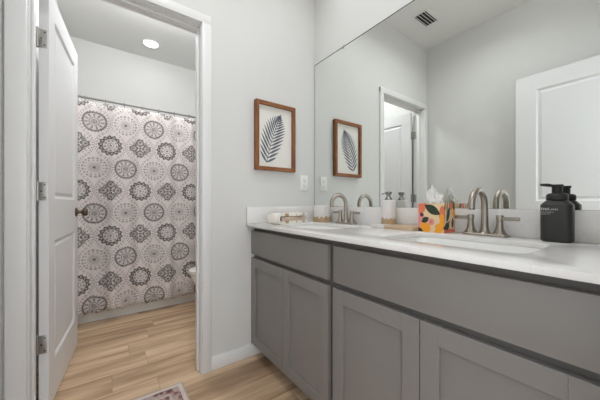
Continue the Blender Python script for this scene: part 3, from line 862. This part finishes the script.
# curtain cloth with soft folds
CTOP, CBOT = 1.838, 0.088
b = N(); uvl = b.loops.layers.uv.new('UVMap')
nx, nz = 220, 50; cx0, cx1 = XL+0.012, -0.012; grid = []; us = []
def fold(x, f):   # f: 0 at the top, 1 at the hem
    a = 0.011 + 0.013*f
    return (a*math.sin(2*PI*(x+1.30)/0.205) + 0.010*f*math.sin(2*PI*(x+0.4)/0.47 + 0.8) + 0.004*math.sin(2*PI*x/0.09 + 2*f)
            + (0.040*math.exp(-((x+1.50)/0.045)**2) - 0.034*math.exp(-((x+1.425)/0.028)**2))*(0.45+0.55*f))
acc = 0; prev = None
xs = [cx0 + (cx1-cx0)*i/nx for i in range(nx+1)]
for x in xs:
    y = fold(x, 0.5)
    if prev: acc += math.hypot(x-prev[0], y-prev[1])
    us.append(acc); prev = (x, y)
i0 = min(range(nx+1), key=lambda i: abs(xs[i]+1.158)); u0 = us[i0]; sc = (cx1-cx0)/acc
for j in range(nz+1):
    f = j/nz; z = CTOP + (CBOT-CTOP)*f; row = []
    for i, x in enumerate(xs):
        hem = (0.007*math.sin(2*PI*(x+1.30)/0.205+0.6) + 0.005*math.sin(2*PI*x/0.083))*f**3
        row.append(b.verts.new((x, RODY-0.012 + (-0.028*f) - fold(x, f), z + hem)))
    grid.append(row)
for j in range(nz):
    for i in range(nx):
        fc = b.faces.new((grid[j][i], grid[j+1][i], grid[j+1][i+1], grid[j][i+1]))
        for lo, (jj, ii) in zip(fc.loops, ((j, i), (j+1, i), (j+1, i+1), (j, i+1))):
            lo[uvl].uv = ((us[ii]-u0)*sc, 1.678 - (CTOP + (CBOT-CTOP)*jj/nz))
cu = obj('shower_curtain', b, M_curt, angle=80)
sm = cu.modifiers.new('thickness', 'SOLIDIFY'); sm.thickness = 0.0016
tag(cu, 'cream shower curtain printed with dark medallions hanging in front of the tub', 'shower curtain')
first = None
for k in range(12):
    x = -1.575 + k*0.1355
    if first is None:
        b = N(); pts = [(0, 0.017*math.cos(2*PI*i/20), -0.007 + 0.022*math.sin(2*PI*i/20)) for i in range(21)]
        tube(b, [Vector(p)+Vector((x, RODY, RODZ)) for p in pts], 0.0022, 8, False)
        bmesh.ops.translate(b, verts=b.verts, vec=(-x, -RODY, -RODZ))
        first = obj('curtain_ring', b, M_rod); o = first
    else:
        o = first.copy(); C.objects.link(o)
    o.location = (x, RODY, RODZ)
    tag(o, 'small metal ring holding the shower curtain on its rod', 'curtain ring', 'shower curtain rings')

# toilet on the right-hand bathroom wall, only the tip of its bowl shows
TYC = 0.80
TO = thing('toilet', 'white toilet just visible past the right door jamb', 'toilet', (-0.36, TYC, 0))
def egg(cx, a_back, a_front, wy, z, n=32, p=0.0):
    out = []
    for i in range(n):
        a = 2*PI*i/n; c, s = math.cos(a), math.sin(a)
        out.append((cx + (a_back if c > 0 else a_front)*c, TYC + wy*s*(1-0.12*max(0, -c)), z))
    return out
b = N()
loft(b, [egg(-0.37, 0.17, 0.23, 0.115, 0.0), egg(-0.37, 0.17, 0.23, 0.115, 0.03), egg(-0.38, 0.15, 0.20, 0.10, 0.12), egg(-0.40, 0.16, 0.24, 0.125, 0.22), egg(-0.42, 0.20, 0.28, 0.175, 0.33), egg(-0.43, 0.21, 0.29, 0.185, 0.385), egg(-0.43, 0.20, 0.28, 0.175, 0.39),
         egg(-0.43, 0.15, 0.23, 0.13, 0.388), egg(-0.43, 0.12, 0.18, 0.10, 0.28), egg(-0.42, 0.06, 0.08, 0.05, 0.22)])
obj('bowl', b, M_porc, TO, angle=50)
b = N(); loft(b, [egg(-0.43, 0.21, 0.295, 0.188, 0.3905), egg(-0.43, 0.212, 0.297, 0.190, 0.400), egg(-0.43, 0.205, 0.29, 0.183, 0.407), egg(-0.43, 0.13, 0.205, 0.115, 0.407), egg(-0.43, 0.13, 0.205, 0.115, 0.3905), egg(-0.43, 0.21, 0.295, 0.188, 0.3905)], False, False); obj('seat', b, M_seat, TO)
b = N(); loft(b, [egg(-0.43, 0.205, 0.292, 0.186, 0.4075), egg(-0.43, 0.21, 0.296, 0.189, 0.416), egg(-0.43, 0.195, 0.28, 0.175, 0.424)]); obj('lid', b, M_seat, TO)
b = N(); box(b, -0.215, -0.015, TYC-0.19, TYC+0.19, 0.39, 0.74, 0.02, 3); box(b, -0.24, -0.06, TYC-0.10, TYC+0.10, 0.20, 0.39, 0.01, 2); obj('tank', b, M_porc, TO)
b = N(); box(b, -0.225, -0.008, TYC-0.20, TYC+0.20, 0.741, 0.775, 0.01, 3); obj('tank_lid', b, M_porc, TO)

# ================================================================== ceiling fixtures and added fill lights
def downlight(x, y, watt, label, group=None, size=0.14):
    D = thing('recessed_light', label, 'ceiling light', (x, y, HZ), group)
    b = N(); lathe(b, [(0.070, -0.0005), (0.092, -0.0005), (0.092, -0.004), (0.086, -0.007), (0.072, -0.006), (0.070, -0.0005)], (x, y, HZ), 40); obj('trim_ring', b, M_trim, D)
    b = N(); lathe(b, [(0, -0.0035), (0.0695, -0.0035), (0.0695, -0.001), (0, -0.001)], (x, y, HZ), 40); obj('lens', b, M_lens, D)
    ld = bpy.data.lights.new('downlight_lamp', 'AREA'); ld.shape = 'DISK'; ld.size = size; ld.energy = watt; ld.color = LAMP_COL; ld.spread = math.radians(150)
    lo = bpy.data.objects.new('downlight_lamp', ld); C.objects.link(lo); lo.location = (0, 0, -0.012); lo.parent = D
    return D
downlight(-0.905, 1.70, BATH_LAMP_W, 'round recessed ceiling light above the bathtub')
def globe(x, y, strength, label):  # invented glowing ball, kept out of view, evens out the brightness
    G = thing('fill_globe', label, 'ceiling light', (x, y, HZ))
    b = N(); lathe(b, [(0, -0.0005), (0.062, -0.0005), (0.062, -0.018), (0.056, -0.024), (0.046, -0.026), (0.046, -0.060), (0, -0.060)], (x, y, HZ), 32); obj('fill_canopy', b, M_nick, G)
    b = N(); lathe(b, [(0.048, -0.050), (0.075, -0.062), (0.098, -0.090), (0.105, -0.125), (0.098, -0.160), (0.072, -0.192), (0.036, -0.208), (0, -0.212)], (x, y, HZ), 36)
    obj('fill_glow_shell', b, emis('fill_glow', (0.965, 0.982, 1.0), strength), G)
globe(-0.95, 0.72, BATH_FILL_GLOBE, 'added out-of-view fill globe in the bathroom just inside the doorway')  # added to lift the bathroom walls, ceiling and curtain
globe(-0.95, -1.05, ROOM_FILL_GLOBE, 'added out-of-view fill globe in the middle of the vanity room')  # added out of view to lift the vanity room walls and ceiling
downlight(-0.95, -0.66, ROOM_FILL_W, 'added out-of-view fill downlight between the framed picture and the fill globe')  # added fill above the view, brightens floor and cabinet fronts
for k, y in enumerate(VANITY_LAMP_Y):
    downlight(VANITY_LAMP_X, y, VANITY_LAMP_W, ('round recessed ceiling light above the corner sink', 'round recessed ceiling light above the sink nearer the camera')[k], 'recessed lights over the vanity')
VE = thing('ceiling_vent', 'white slotted air vent in the ceiling, seen in the mirror', 'vent', (-1.14, -0.265, HZ))
b = N(); vx0, vx1, vy0, vy1 = -1.27, -1.01, -0.345, -0.185
box(b, vx0, vx1, vy0, vy0+0.025, HZ-0.006, HZ-0.0004, 0.001, 1); box(b, vx0, vx1, vy1-0.025, vy1, HZ-0.006, HZ-0.0004, 0.001, 1)
box(b, vx0, vx0+0.025, vy0+0.025, vy1-0.025, HZ-0.006, HZ-0.0004, 0.001, 1); box(b, vx1-0.025, vx1, vy0+0.025, vy1-0.025, HZ-0.006, HZ-0.0004, 0.001, 1)
obj('vent_frame', b, M_trim, VE)
b = N(); box(b, vx0+0.024, vx1-0.024, vy0+0.024, vy1-0.024, HZ-0.0015, HZ-0.0004); obj('vent_throat', b, M_dark, VE, smooth=False)
for k in range(4):
    yc = vy0 + 0.038 + k*0.028
    b = N(); mt = Matrix.Translation((0, yc, HZ-0.006)) @ Matrix.Rotation(math.radians(38), 4, 'X'); box(b, vx0+0.024, vx1-0.024, -0.008, 0.008, -0.0008, 0.0008, mtx=mt); obj('vent_louver', b, M_trim, VE, smooth=False)
